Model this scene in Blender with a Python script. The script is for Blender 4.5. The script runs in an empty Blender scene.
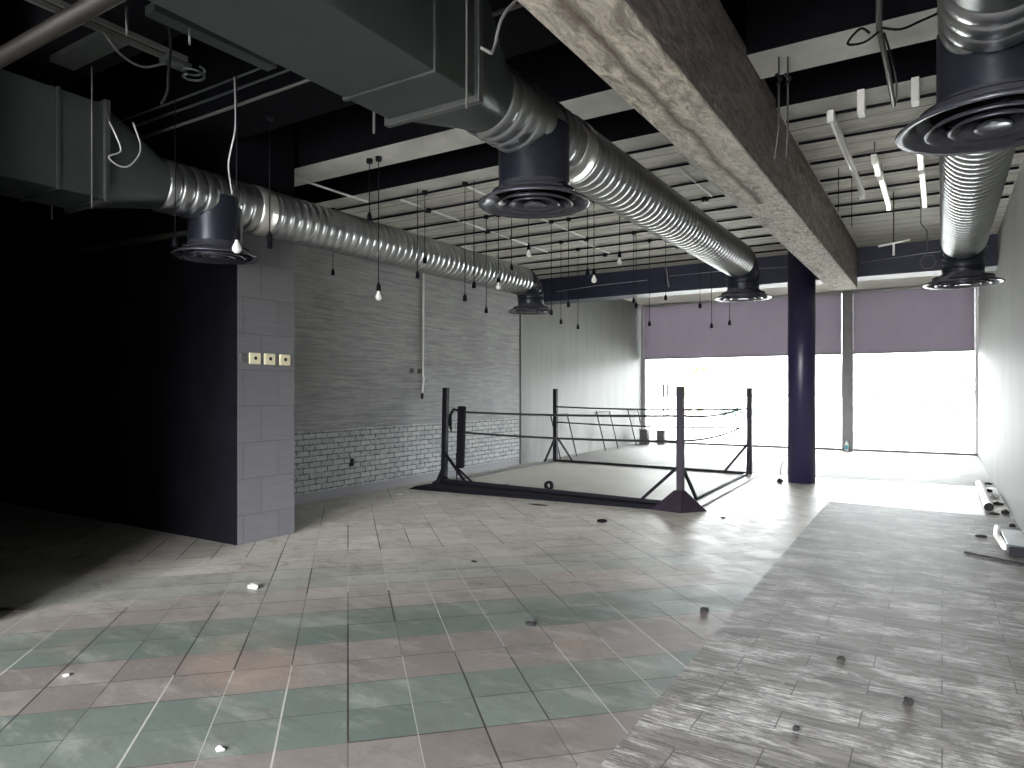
import bpy, bmesh, math, random
from mathutils import Vector
random.seed(7)
PI = math.pi
scene = bpy.context.scene
COL = scene.collection

# ------------------------------------------------------------------ materials
class NT:
    """small helper around a node tree"""
    def __init__(self, name):
        self.m = bpy.data.materials.new(name)
        self.m.use_nodes = True
        self.t = self.m.node_tree
        self.t.nodes.clear()
        self.out = self.t.nodes.new('ShaderNodeOutputMaterial')
    def n(self, typ, **kw):
        nd = self.t.nodes.new(typ)
        for k, v in kw.items():
            setattr(nd, k, v)
        return nd
    def l(self, a, b):
        self.t.links.new(a, b)
    def put(self, sock, v):
        if isinstance(v, bpy.types.NodeSocket):
            self.l(v, sock)
        else:
            sock.default_value = v
    def math(self, op, a, b=None, c=None, clamp=False):
        nd = self.n('ShaderNodeMath', operation=op)
        nd.use_clamp = clamp
        for i, v in enumerate((a, b, c)):
            if v is not None:
                self.put(nd.inputs[i], v)
        return nd.outputs[0]
    def mix(self, f, a, b, blend='MIX'):
        nd = self.n('ShaderNodeMix', data_type='RGBA', blend_type=blend)
        self.put(nd.inputs[0], f)
        for s, v in ((nd.inputs[6], a), (nd.inputs[7], b)):
            if isinstance(v, tuple):
                s.default_value = (*v, 1) if len(v) == 3 else v
            else:
                self.l(v, s)
        return nd.outputs[2]
    def coord(self):
        return self.n('ShaderNodeTexCoord').outputs['Object']
    def noise(self, vec, scale, detail=4, rough=.6, dist=0.0):
        nd = self.n('ShaderNodeTexNoise')
        self.l(vec, nd.inputs['Vector'])
        nd.inputs['Scale'].default_value = scale
        nd.inputs['Detail'].default_value = detail
        nd.inputs['Roughness'].default_value = rough
        nd.inputs['Distortion'].default_value = dist
        return nd.outputs['Fac']
    def mapping(self, vec, scale=(1, 1, 1), loc=(0, 0, 0), rot=(0, 0, 0)):
        nd = self.n('ShaderNodeMapping')
        self.l(vec, nd.inputs['Vector'])
        nd.inputs['Scale'].default_value = scale
        nd.inputs['Location'].default_value = loc
        nd.inputs['Rotation'].default_value = rot
        return nd.outputs[0]
    def ramp(self, f, p0, p1):
        nd = self.n('ShaderNodeMapRange')
        self.put(nd.inputs[0], f)
        nd.inputs[1].default_value = p0
        nd.inputs[2].default_value = p1
        return nd.outputs[0]
    def dot(self, vec, d):
        nd = self.n('ShaderNodeVectorMath', operation='DOT_PRODUCT')
        self.l(vec, nd.inputs[0])
        nd.inputs[1].default_value = d
        return nd.outputs['Value']
    def comb(self, x, y, z=0.0):
        nd = self.n('ShaderNodeCombineXYZ')
        self.put(nd.inputs[0], x); self.put(nd.inputs[1], y); self.put(nd.inputs[2], z)
        return nd.outputs[0]
    def white(self, vec):
        nd = self.n('ShaderNodeTexWhiteNoise', noise_dimensions='3D')
        self.l(vec, nd.inputs['Vector'])
        return nd.outputs['Value']
    def finish(self, color, rough=.6, metal=0.0, height=None, hs=.3, hd=.01, spec=None):
        b = self.n('ShaderNodeBsdfPrincipled')
        if isinstance(color, tuple):
            b.inputs['Base Color'].default_value = (*color, 1)
        else:
            self.l(color, b.inputs['Base Color'])
        self.put(b.inputs['Roughness'], rough)
        self.put(b.inputs['Metallic'], metal)
        if spec is not None:
            b.inputs['Specular IOR Level'].default_value = spec
        if height is not None:
            bp = self.n('ShaderNodeBump')
            bp.inputs['Strength'].default_value = hs
            bp.inputs['Distance'].default_value = hd
            self.l(height, bp.inputs['Height'])
            self.l(bp.outputs[0], b.inputs['Normal'])
        self.l(b.outputs[0], self.out.inputs[0])
        return self.m

def simple(name, col, rough=.6, metal=0.0, var=.15, scale=6, bump=.1, spec=None):
    t = NT(name)
    c = t.coord()
    nz = t.noise(c, scale)
    lo = tuple(x * (1 - var) for x in col); hi = tuple(min(1, x * (1 + var)) for x in col)
    return t.finish(t.mix(t.ramp(nz, .3, .7), lo, hi), rough, metal, t.noise(c, scale * 6), bump, .004, spec)

def m_tiles():
    t = NT('checkered_worn_tiles')
    p = t.coord()
    tt = t.dot(p, (-.7108, .7034, 0)); qq = t.dot(p, (.7034, .7108, 0))
    wob = t.math('MULTIPLY', t.math('SUBTRACT', t.noise(p, .8, 2), .5), .03)
    ft = t.math('ADD', t.math('DIVIDE', tt, .307), t.math('ADD', .121, wob))
    fq = t.math('ADD', t.math('DIVIDE', qq, .299), wob)
    it = t.math('FLOOR', ft); iq = t.math('FLOOR', fq)
    et = t.math('ABSOLUTE', t.math('SUBTRACT', t.math('FRACT', ft), .5))
    eq = t.math('ABSOLUTE', t.math('SUBTRACT', t.math('FRACT', fq), .5))
    # joints: each run of joint has its own width
    wq = t.math('MULTIPLY_ADD', t.white(t.comb(t.math('ROUND', fq), t.math('FLOOR', t.math('MULTIPLY', ft, .4)), 3.1)), .012, .4835)
    wt = t.math('MULTIPLY_ADD', t.white(t.comb(t.math('ROUND', ft), t.math('FLOOR', t.math('MULTIPLY', fq, .5)), 7.7)), .012, .485)
    jq = t.math('GREATER_THAN', eq, wq); jt = t.math('GREATER_THAN', et, wt)
    joint = t.math('MAXIMUM', jq, jt)
    whitej = t.math('GREATER_THAN', t.white(t.comb(t.math('ROUND', fq), t.math('FLOOR', t.math('MULTIPLY', ft, .23)), 1.3)), .45)
    whitej = t.math('MULTIPLY', whitej, jq)
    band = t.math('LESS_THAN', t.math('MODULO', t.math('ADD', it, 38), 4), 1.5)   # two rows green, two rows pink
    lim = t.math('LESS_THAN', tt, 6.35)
    per = t.white(t.comb(it, iq, .5))
    green = t.mix(per, (.096, .120, .105), (.130, .154, .137))
    pink = t.mix(per, (.150, .133, .122), (.194, .175, .161))
    col = t.mix(t.math('MULTIPLY', band, lim), pink, green)
    bone = t.mix(per, (.50, .475, .42), (.60, .57, .51))  # beige tiles; extra paleness over the near rows stands in for light falloff
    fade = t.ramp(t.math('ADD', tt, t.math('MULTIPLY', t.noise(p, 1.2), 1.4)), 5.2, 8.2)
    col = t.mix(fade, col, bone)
    rust = t.ramp(t.noise(p, .7, 3), .58, .72)
    col = t.mix(t.math('MULTIPLY', rust, .26), col, (.48, .34, .24))
    dirt = t.ramp(t.noise(p, 3.2, 9, .8, .6), .50, .68)
    col = t.mix(t.math('MULTIPLY', dirt, .50), col, (.10, .085, .072))
    smear = t.ramp(t.noise(t.mapping(p, rot=(0, 0, .55), scale=(1.1, 3.2, 1)), 2.4, 8, .78, .8), .54, .66)
    col = t.mix(t.math('MULTIPLY', smear, .45), col, (.085, .075, .066))
    dust = t.ramp(t.noise(t.mapping(p, rot=(0, 0, .8), scale=(1, 3, 1)), 1.9, 7, .7), .52, .75)
    col = t.mix(t.math('MULTIPLY', dust, .30), col, (.52, .50, .47))
    blot = t.ramp(t.noise(p, 13, 7, .75), .60, .68)
    col = t.mix(t.math('MULTIPLY', blot, .45), col, (.09, .085, .08))
    col = t.mix(joint, col, t.mix(whitej, (.035, .032, .03), (.36, .35, .33)))
    rough = t.math('MULTIPLY_ADD', t.noise(p, 3.5, 6), .40, .27)
    h = t.math('SUBTRACT', t.math('MULTIPLY', t.noise(p, 30, 5), .25), t.math('MULTIPLY', joint, .5))
    h = t.math('ADD', h, t.math('MULTIPLY', per, .25))
    h = t.math('ADD', h, t.math('MULTIPLY', t.noise(p, 5, 3), .7))
    for cc, k in ((ft, 2.1), (fq, 5.3)):                              # every tile lies at a slightly different tilt
        rnd = t.math('SUBTRACT', t.white(t.comb(it, iq, k)), .5)
        h = t.math('ADD', h, t.math('MULTIPLY', t.math('MULTIPLY', t.math('FRACT', cc), rnd), 1.6))
    return t.finish(col, rough, 0, h, .45, .010, .35)

def m_planks():
    t = NT('weathered_wood_tiles')
    p = t.coord()
    x = t.dot(p, (1, 0, 0)); y = t.dot(p, (0, 1, 0))
    fy = t.math('DIVIDE', y, .2); iy = t.math('FLOOR', fy)
    fx = t.math('ADD', t.math('DIVIDE', x, .63), t.math('MULTIPLY', t.math('MODULO', iy, 2), .5))
    ix = t.math('FLOOR', fx)
    ey = t.math('ABSOLUTE', t.math('SUBTRACT', t.math('FRACT', fy), .5))
    ex = t.math('ABSOLUTE', t.math('SUBTRACT', t.math('FRACT', fx), .5))
    j = t.math('MAXIMUM', t.math('GREATER_THAN', ey, .488), t.math('GREATER_THAN', ex, .4955))
    per = t.white(t.comb(ix, iy, .2))
    off = t.math('MULTIPLY', per, 40.0)
    gv = t.comb(t.math('ADD', t.math('MULTIPLY', x, 2.2), off), t.math('MULTIPLY', y, 26), off)
    grain = t.noise(gv, 1.0, 7, .72, .4)
    col = t.mix(t.ramp(grain, .40, .62), (.034, .031, .028), (.25, .236, .218))
    col = t.mix(t.math('MULTIPLY', per, .55), col, (.14, .13, .12))
    scuff = t.ramp(t.noise(t.mapping(p, scale=(1, 1.8, 1)), 2.1, 9, .78, .5), .47, .60)
    fine = t.ramp(t.noise(gv, 2.6, 7, .85), .44, .58)
    col = t.mix(t.math('MULTIPLY', t.math('MULTIPLY', scuff, fine), .85), col, (.74, .73, .71))
    col = t.mix(t.math('MULTIPLY', j, .8), col, (.03, .028, .026))
    rough = t.math('MULTIPLY_ADD', grain, .35, .42)
    h = t.math('SUBTRACT', grain, j)
    return t.finish(col, rough, 0, h, .5, .008, .4)

def m_screed():
    t = NT('cream_screed')
    p = t.coord()
    col = t.mix(t.ramp(t.noise(p, .9, 5), .3, .7), (.13, .124, .108), (.17, .162, .143))
    d = t.ramp(t.noise(t.mapping(p, scale=(1, 3, 1)), 2.0, 7, .7), .5, .72)
    col = t.mix(t.math('MULTIPLY', d, .35), col, (.13, .122, .105))
    return t.finish(col, t.math('MULTIPLY_ADD', t.noise(p, 4), .4, .5), 0, t.noise(p, 14, 5), .25, .006)

def m_boardwall():
    """board formed concrete with a stretch of brickwork along the bottom"""
    t = NT('board_formed_concrete')
    p = t.coord()
    y = t.dot(p, (0, 1, 0)); z = t.dot(p, (0, 0, 1))
    bz = t.math('DIVIDE', z, .14); ib = t.math('FLOOR', bz)
    per = t.white(t.comb(ib, t.math('FLOOR', t.math('DIVIDE', t.math('ADD', y, t.math('MULTIPLY', ib, .77)), 2.2)), 0.0))
    st = t.noise(t.comb(t.math('MULTIPLY', y, 1.2), t.math('MULTIPLY', z, 16), ib), 1.6, 6, .7)
    col = t.mix(t.ramp(st, .38, .62), (.215, .215, .225), (.37, .37, .375))
    col = t.mix(t.math('MULTIPLY', per, .35), col, (.275, .275, .28))
    eb = t.math('ABSOLUTE', t.math('SUBTRACT', t.math('FRACT', bz), .5))
    ln = t.math('MULTIPLY', t.math('GREATER_THAN', eb, .465), t.math('GREATER_THAN', t.noise(t.comb(y, ib, 0.0), 1.1, 3), .52))
    col = t.mix(t.math('MULTIPLY', ln, .7), col, t.mix(t.math('GREATER_THAN', per, .5), (.10, .10, .105), (.42, .42, .42)))
    cl = t.ramp(t.noise(p, .8, 4), .45, .68)
    col = t.mix(t.math('MULTIPLY', cl, .45), col, (.13, .13, .14))
    ds = t.ramp(t.noise(p, 6, 5, .7), .58, .70)
    col = t.mix(t.math('MULTIPLY', ds, .25), col, (.12, .12, .125))
    # bricks
    bt = t.n('ShaderNodeTexBrick')
    t.l(t.comb(y, z, 0.0), bt.inputs['Vector'])
    bt.inputs['Scale'].default_value = 1.0
    bt.inputs['Brick Width'].default_value = .22
    bt.inputs['Row Height'].default_value = .078
    bt.inputs['Mortar Size'].default_value = .010
    bt.inputs['Mortar Smooth'].default_value = .2
    bt.inputs['Color1'].default_value = (.26, .285, .29, 1)
    bt.inputs['Color2'].default_value = (.40, .42, .42, 1)
    bt.inputs['Mortar'].default_value = (.055, .062, .07, 1)
    bc = t.mix(t.ramp(t.noise(p, 14, 7, .8), .45, .75), bt.outputs['Color'], (.50, .52, .52))
    edge = t.math('ADD', z, t.math('MULTIPLY', t.math('SUBTRACT', t.noise(t.comb(y, 0.0, 0.0), 1.4, 4), .5), .06))
    isb = t.math('MULTIPLY', t.math('LESS_THAN', edge, .97), t.math('GREATER_THAN', edge, .13))
    col = t.mix(isb, col, bc)
    col = t.mix(t.math('LESS_THAN', edge, .13), col, (.25, .25, .27))
    h = t.math('ADD', t.math('MULTIPLY', st, .6), t.math('MULTIPLY', t.math('MULTIPLY', bt.outputs['Fac'], isb), -1.2))
    h = t.math('SUBTRACT', h, t.math('MULTIPLY', ln, .5))
    return t.finish(col, .62, 0, h, .35, .012, .4)

def m_blockwall():
    t = NT('grey_stone_blocks')
    p = t.coord()
    y = t.dot(p, (0, 1, 0)); z = t.dot(p, (0, 0, 1)); x = t.dot(p, (1, 0, 0))
    bt = t.n('ShaderNodeTexBrick')
    t.l(t.comb(t.math('ADD', y, x), t.math('ADD', z, .08), 0.0), bt.inputs['Vector'])
    bt.inputs['Scale'].default_value = 1.0
    bt.inputs['Brick Width'].default_value = .42
    bt.inputs['Row Height'].default_value = .36
    bt.inputs['Mortar Size'].default_value = .006
    bt.inputs['Color1'].default_value = (.135, .135, .145, 1)
    bt.inputs['Color2'].default_value = (.15, .15, .16, 1)
    bt.inputs['Mortar'].default_value = (.095, .095, .102, 1)
    st = t.noise(t.comb(t.math('MULTIPLY', y, 3), t.math('MULTIPLY', z, 22), x), 1.2, 6, .7)
    col = t.mix(t.math('MULTIPLY', t.ramp(st, .35, .7), .45), bt.outputs['Color'], (.09, .09, .098))
    h = t.math('SUBTRACT', st, bt.outputs['Fac'])
    return t.finish(col, .65, 0, h, .35, .01)

def m_plaster(name='cream_plaster', k=1.0):
    t = NT(name)
    K = lambda *c: tuple(x * k for x in c)
    p = t.coord()
    s = t.noise(t.mapping(p, scale=(5, 5, .5)), 1.0, 5, .6)
    col = t.mix(t.ramp(s, .3, .75), K(.185, .190, .176), K(.135, .139, .133))
    col = t.mix(t.math('MULTIPLY', t.ramp(t.noise(p, .7, 3), .4, .7), .3), col, K(.20, .197, .18))
    return t.finish(col, .6, 0, t.noise(p, 8, 5), .12, .01)

def m_slab():
    """board marked concrete soffit, seams across the room"""
    t = NT('concrete_soffit')
    p = t.coord()
    y = t.dot(p, (0, 1, 0)); x = t.dot(p, (1, 0, 0))
    fy = t.math('DIVIDE', t.math('SUBTRACT', y, 6.47), .3275)
    iy = t.math('FLOOR', fy)
    ey = t.math('ABSOLUTE', t.math('SUBTRACT', t.math('FRACT', fy), .5))
    per = t.white(t.comb(iy, t.math('FLOOR', t.math('MULTIPLY', x, .45)), 0.0))
    gr = t.noise(t.comb(t.math('MULTIPLY', x, 1.6), t.math('MULTIPLY', y, 14), iy), 1.5, 6, .7)
    col = t.mix(t.ramp(gr, .38, .64), (.45, .44, .40), (.74, .72, .66))
    col = t.mix(t.math('MULTIPLY', per, .5), col, (.62, .605, .555))
    sm = t.math('GREATER_THAN', ey, .462)
    col = t.mix(t.math('MULTIPLY', sm, t.math('MULTIPLY_ADD', t.noise(t.comb(x, iy, 0.0), 1.5), .9, .15)), col, (.09, .085, .08))
    col = t.mix(t.math('MULTIPLY', t.ramp(t.noise(p, 4, 6, .7), .55, .75), .35), col, (.18, .17, .155))
    return t.finish(col, .75, 0, t.math('SUBTRACT', gr, sm), .35, .01)

def m_rawbeam():
    """bare concrete with stripped plaster, brown stains running lengthwise"""
    t = NT('stained_bare_concrete')
    p = t.coord()
    x = t.dot(p, (1, 0, 0)); y = t.dot(p, (0, 1, 0)); z = t.dot(p, (0, 0, 1))
    long_ = t.noise(t.mapping(p, scale=(5, .7, 5)), 1.3, 7, .7, .5)
    pat = t.noise(t.mapping(p, scale=(9, 2.4, 9)), 1.7, 8, .75, .9)
    col = t.mix(t.ramp(pat, .40, .60), (.22, .175, .138), (.76, .69, .585))
    worn = t.ramp(t.math('ADD', y, t.math('MULTIPLY', t.noise(p, 1.5, 4), 2.0)), 4.6, 8.0)      # limewash survives on the far half
    scr = t.ramp(t.noise(t.mapping(p, scale=(7, 3, 7)), 3.0, 8, .8, 1.2), .40, .54)
    col = t.mix(worn, col, t.mix(scr, (.26, .225, .18), (.86, .83, .75)))
    pale = t.ramp(t.noise(p, .5, 3), .35, .6)
    col = t.mix(t.math('MULTIPLY', pale, .25), col, (.55, .53, .48))
    st = t.ramp(t.math('ABSOLUTE', t.math('SUBTRACT', t.math('ADD', x, t.math('MULTIPLY', t.noise(t.comb(0.0, y, 0.0), .9, 3), .16)), -1.345)), .05, .0)
    st = t.math('MULTIPLY', st, t.math('LESS_THAN', y, 6.6))
    col = t.mix(t.math('MULTIPLY', st, .85), col, (.085, .055, .038))
    col = t.mix(t.math('MULTIPLY', t.ramp(long_, .52, .72), .55), col, (.135, .10, .08))
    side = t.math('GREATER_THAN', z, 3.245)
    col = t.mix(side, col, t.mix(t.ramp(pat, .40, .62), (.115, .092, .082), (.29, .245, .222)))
    return t.finish(col, .8, 0, t.math('ADD', pat, t.noise(p, 26, 5)), .7, .02)

def m_glass():
    t = NT('clear_glass')
    tr = t.n('ShaderNodeBsdfTransparent'); tr.inputs[0].default_value = (.95, .97, .97, 1)
    gl = t.n('ShaderNodeBsdfGlossy'); gl.inputs['Roughness'].default_value = .02
    fr = t.n('ShaderNodeFresnel'); fr.inputs[0].default_value = 1.45
    mx = t.n('ShaderNodeMixShader')
    t.l(fr.outputs[0], mx.inputs[0]); t.l(tr.outputs[0], mx.inputs[1]); t.l(gl.outputs[0], mx.inputs[2])
    t.l(mx.outputs[0], t.out.inputs[0])
    return t.m

def m_blind():
    t = NT('mauve_blind_fabric')
    p = t.coord()
    c = t.mix(t.noise(t.mapping(p, scale=(3, 1, 1)), 1.2, 3), (.27, .245, .28), (.32, .29, .325))
    d = t.n('ShaderNodeBsdfDiffuse'); tl = t.n('ShaderNodeBsdfTranslucent')
    t.l(c, d.inputs[0]); t.l(c, tl.inputs[0])
    mx = t.n('ShaderNodeMixShader'); mx.inputs[0].default_value = .42
    t.l(d.outputs[0], mx.inputs[1]); t.l(tl.outputs[0], mx.inputs[2]); t.l(mx.outputs[0], t.out.inputs[0])
    return t.m

def m_slots():
    t = NT('slotted_channel')
    p = t.coord()
    y = t.dot(p, (0, 1, 0)); x = t.dot(p, (1, .03, 0))
    k = t.math('MULTIPLY', t.math('LESS_THAN', t.math('FRACT', t.math('DIVIDE', y, .145)), .5), t.math('LESS_THAN', t.math('ABSOLUTE', t.math('SUBTRACT', x, 2.09)), .025))
    return t.finish(t.mix(k, (.45, .45, .44), (.08, .08, .08)), .45, .3)

def m_lit():
    t = NT('glowing_tube')
    e = t.n('ShaderNodeEmission'); e.inputs[0].default_value = (1, .98, .93, 1); e.inputs[1].default_value = 1.1
    t.l(e.outputs[0], t.out.inputs[0])
    return t.m

M = dict(slots=m_slots(), lit=m_lit(),
    tiles=m_tiles(), planks=m_planks(), screed=m_screed(), board=m_boardwall(), block=m_blockwall(),
    plaster=m_plaster(), sideplaster=m_plaster('grey_cream_plaster', 1.4), slab=m_slab(), raw=m_rawbeam(), glass=m_glass(), blind=m_blind(),
    black=simple('black_paint', (.006, .006, .008), .9, spec=.05),
    blackwall=simple('black_wall_paint', (.007, .007, .010), .9, var=.25, scale=3, spec=.06),
    bare=simple('bare_soffit', (.58, .575, .54), .8, var=.15, scale=3, bump=.2),
    cream=simple('cream_ceiling', (.72, .70, .62), .8, var=.05),
    navy=simple('navy_paint', (.016, .019, .050), .5, var=.2, scale=2),
    navygloss=simple('navy_gloss_paint', (.024, .020, .058), .34, var=.1, scale=2, bump=.05),
    galv=simple('galvanised_sheet', (.17, .18, .178), .38, .85, .12, 3, .05),
    galvdark=simple('grey_duct_sheet', (.075, .090, .088), .42, .6, .12, 2, .05),
    spiral=simple('spiral_duct_metal', (.46, .475, .48), .28, .95, .12, 4, .04),
    duskmetal=simple('dark_duct_paint', (.022, .025, .038), .34, .3, .15, 3, .04),
    band=simple('bright_collar', (.80, .79, .74), .32, .9, .1, 4, .04),
    diffuser=simple('satin_diffuser', (.10, .10, .125), .25, .55, .08, 3, .02),
    blackmetal=simple('black_steel', (.007, .007, .010), .55, 0, .2, 8, .05, .15),
    umber=simple('dark_plum_steel', (.022, .016, .024), .5, 0, .2, 8, .05, .2),
    rubber=simple('black_rubber', (.006, .006, .009), .8, 0, .2, 12, .3, .1),
    rope=simple('dark_rope', (.016, .015, .016), .85, 0, .2, 60, .5),
    whiteplastic=simple('white_plastic', (.86, .85, .81), .4, 0, .05, 6, .05),
    whitepaint=simple('white_paint', (.86, .86, .83), .5, 0, .08, 6, .05),
    creamplastic=simple('cream_outlet_plastic', (.72, .67, .46), .45, 0, .08, 10, .05),
    bulb=simple('frosted_bulb', (.85, .85, .82), .15, 0, .03, 10, 0),
    grey=simple('grey_steel', (.12, .117, .113), .5, .4, .15, 6, .06),
    darkgrey=simple('dark_grey_box', (.09, .088, .09), .6, 0, .15, 6, .06),
    mullion=simple('grey_mullion', (.20, .195, .195), .45, .3, .1, 4, .04),
    alu=simple('pale_frame', (.50, .50, .50), .4, .3, .06, 6, .04),
    dustpipe=simple('dusty_brown_pipe', (.022, .019, .016), .5, 0, .25, 8, .1, .35),
    mat=simple('pale_board', (.46, .445, .395), .6, 0, .08, 1.5, .1),
    debris=simple('dark_debris', (.010, .009, .009), .9, 0, .3, 40, .4),
    paper=simple('white_scrap', (.48, .47, .46), .8, 0, .06, 30, .3),
    asphalt=simple('pale_paving', (.26, .255, .24), .9, 0, .1, .4, .1),
    leaf=simple('palm_leaf', (.050, .058, .018), .7, 0, .3, 3, .1),
    bush=simple('bush_leaf', (.075, .105, .09), .8, 0, .35, 3, .1),
    bark=simple('palm_bark', (.075, .065, .05), .9, 0, .25, 5, .4),
    blue=simple('blue_label', (.15, .50, .62), .4, 0, .1, 10, .02),
)

# ------------------------------------------------------------------ mesh building
class MB:
    def __init__(self):
        self.v, self.f, self.s = [], [], []
    def add(self, vs, fs, smooth=False):
        o = len(self.v)
        self.v += [tuple(p) for p in vs]
        self.f += [tuple(i + o for i in q) for q in fs]
        self.s += [smooth] * len(fs)
        return self
    def prism(self, base, top):
        """base and top: lists of equal length, matching corners"""
        n = len(base)
        fs = [tuple(range(n))[::-1], tuple(range(n, 2 * n))]
        fs += [(i, (i + 1) % n, n + (i + 1) % n, n + i) for i in range(n)]
        return self.add(list(base) + list(top), fs)
    def box(self, x0, x1, y0, y1, z0, z1):
        b = [(x0, y0), (x1, y0), (x1, y1), (x0, y1)]
        return self.prism([(x, y, z0) for x, y in b], [(x, y, z1) for x, y in b])
    def bar(self, a, b, w, h=None, up=(0, 0, 1)):
        """rectangular bar from a to b"""
        h = h or w
        a, b = Vector(a), Vector(b); d = (b - a).normalized(); up = Vector(up)
        if abs(d.dot(up)) > .98:
            up = Vector((0, 1, 0))
        s = d.cross(up).normalized(); u = s.cross(d)
        q = [s * (w / 2) * i + u * (h / 2) * j for i, j in ((-1, -1), (1, -1), (1, 1), (-1, 1))]
        return self.prism([a + k for k in q], [b + k for k in q])
    def tube(self, pts, r, n=10, cap=True):
        """round tube along a polyline; r one number or one per point"""
        pts = [Vector(p) for p in pts]
        rs = r if isinstance(r, (list, tuple)) else [r] * len(pts)
        ref = None; vs = []
        for i, p in enumerate(pts):
            d = (pts[min(i + 1, len(pts) - 1)] - pts[max(i - 1, 0)]).normalized()
            if ref is None:
                ref = d.cross(Vector((0, 0, 1)) if abs(d.z) < .9 else Vector((1, 0, 0))).normalized()
            ref = (ref - d * ref.dot(d)).normalized(); w = d.cross(ref)
            vs += [p + (ref * math.cos(2 * PI * k / n) + w * math.sin(2 * PI * k / n)) * rs[i] for k in range(n)]
        fs = [(i * n + k, i * n + (k + 1) % n, (i + 1) * n + (k + 1) % n, (i + 1) * n + k) for i in range(len(pts) - 1) for k in range(n)]
        self.add(vs, fs, True)
        if cap:
            o = len(self.v) - len(vs)
            self.f += [tuple(o + k for k in range(n))[::-1], tuple(o + (len(pts) - 1) * n + k for k in range(n))]
            self.s += [False, False]
        return self
    def lathe(self, c, prof, n=32, axis='z', smooth=True, closed=False):
        """profile of (radius, offset along axis) turned around c"""
        c = Vector(c); vs = []
        for r, h in prof:
            for k in range(n):
                a = 2 * PI * k / n
                if axis == 'z':
                    vs.append(c + Vector((r * math.cos(a), r * math.sin(a), h)))
                elif axis == 'y':
                    vs.append(c + Vector((r * math.cos(a), h, r * math.sin(a))))
                else:
                    vs.append(c + Vector((h, r * math.cos(a), r * math.sin(a))))
        m = len(prof)
        fs = []
        for i in range(m if closed else m - 1):
            j = (i + 1) % m
            fs += [(i * n + k, i * n + (k + 1) % n, j * n + (k + 1) % n, j * n + k) for k in range(n)]
        return self.add(vs, fs, smooth)
    def build(self, name, mat, parent=None, bevel=0.0, mats=None, pick=None):
        off = Vector(parent.matrix_world.translation) if parent else Vector((0, 0, 0))
        p = parent
        off = Vector((0, 0, 0))
        while p:
            off += p.location; p = p.parent
        me = bpy.data.meshes.new(name)
        me.from_pydata([tuple(Vector(q) - off) for q in self.v], [], self.f)
        me.polygons.foreach_set('use_smooth', self.s)
        for m_ in ([mat] if not mats else mats):
            me.materials.append(m_)
        bm = bmesh.new(); bm.from_mesh(me)
        bmesh.ops.recalc_face_normals(bm, faces=bm.faces)
        if pick:
            for f in bm.faces:
                f.material_index = pick(f)
        bm.to_mesh(me); bm.free(); me.update()
        o = bpy.data.objects.new(name, me); COL.objects.link(o)
        if parent:
            o.parent = parent
        if bevel:
            b = o.modifiers.new('bevel', 'BEVEL'); b.width = bevel; b.segments = 2; b.limit_method = 'ANGLE'
        return o

def spl(pts, k=5):
    """smooth curve through points"""
    P_ = [Vector(p) for p in pts]; out = []
    for i in range(len(P_) - 1):
        a, b, c, d = P_[max(i - 1, 0)], P_[i], P_[i + 1], P_[min(i + 2, len(P_) - 1)]
        for j in range(k):
            t = j / k
            out.append(.5 * ((2 * b) + (c - a) * t + (2 * a - 5 * b + 4 * c - d) * t * t + (3 * b - a - 3 * c + d) * t ** 3))
    return out + [P_[-1]]

def tag(o, label=None, cat=None, group=None, kind=None):
    if label: o['label'] = label
    if cat: o['category'] = cat
    if group: o['group'] = group
    if kind: o['kind'] = kind
    return o

def empty(name, loc, label, cat, group=None):
    o = bpy.data.objects.new(name, None); COL.objects.link(o)
    o.location = loc; o.empty_display_size = .1
    return tag(o, label, cat, group)

def struct(o, label, cat):
    return tag(o, label, cat, None, 'structure')

# ------------------------------------------------------------------ the room
XR = .72                                     # right wall
SLAB = 3.92                                  # soffit of the concrete slab
TOP = 4.75                                   # underside of the black bays
FRONT = 19.6                                 # window wall
XL = -13.0; YB = -5.0

def LW(y):                                   # left wall, slightly out of square
    return -7.28 - (y - 6.3) * .024

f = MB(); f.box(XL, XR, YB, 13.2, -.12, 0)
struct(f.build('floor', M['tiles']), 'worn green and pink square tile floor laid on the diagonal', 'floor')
f = MB(); f.box(-8.2, XR, 13.2, FRONT + .2, -.12, .004)
struct(f.build('floor', M['screed']), 'bare cream screed floor strip along the front window', 'floor')
f = MB()
f.prism([(-1.13, 1.2, 0), (XR, 1.2, 0), (XR, 10.05, 0), (-1.31, 10.25, 0)], [(-1.13, 1.2, .012), (XR, 1.2, .012), (XR, 10.05, .012), (-1.31, 10.25, .012)])
struct(f.build('floor', M['planks']), 'scuffed grey wood-look plank flooring laid along the right wall', 'floor')

f = MB(); f.box(XR, XR + .25, YB, FRONT + .3, -.1, 4.9)
struct(f.build('wall_right', M['sideplaster']), 'pale grey-cream plastered side wall on the right', 'wall')

f = MB()
f.prism([(LW(4.9), 4.9, 0), (LW(12.2), 12.2, 0), (LW(12.2) - .3, 12.2, 0), (LW(4.9) - .3, 4.9, 0)],
        [(LW(4.9), 4.9, 4.9), (LW(12.2), 12.2, 4.9), (LW(12.2) - .3, 12.2, 4.9), (LW(4.9) - .3, 4.9, 4.9)])
struct(f.build('wall_left', M['board']), 'grey board-marked concrete wall with brickwork along its foot', 'wall')
f = MB()
f.prism([(LW(12.27), 12.27, 0), (LW(FRONT), FRONT + .2, 0), (LW(FRONT) - .3, FRONT + .2, 0), (LW(12.27) - .3, 12.27, 0)],
        [(LW(12.27), 12.27, 4.9), (LW(FRONT), FRONT + .2, 4.9), (LW(FRONT) - .3, FRONT + .2, 4.9), (LW(12.27) - .3, 12.27, 4.9)])
struct(f.build('wall_left', M['plaster']), 'smooth cream wall section between black joint and front window', 'wall')
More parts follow.
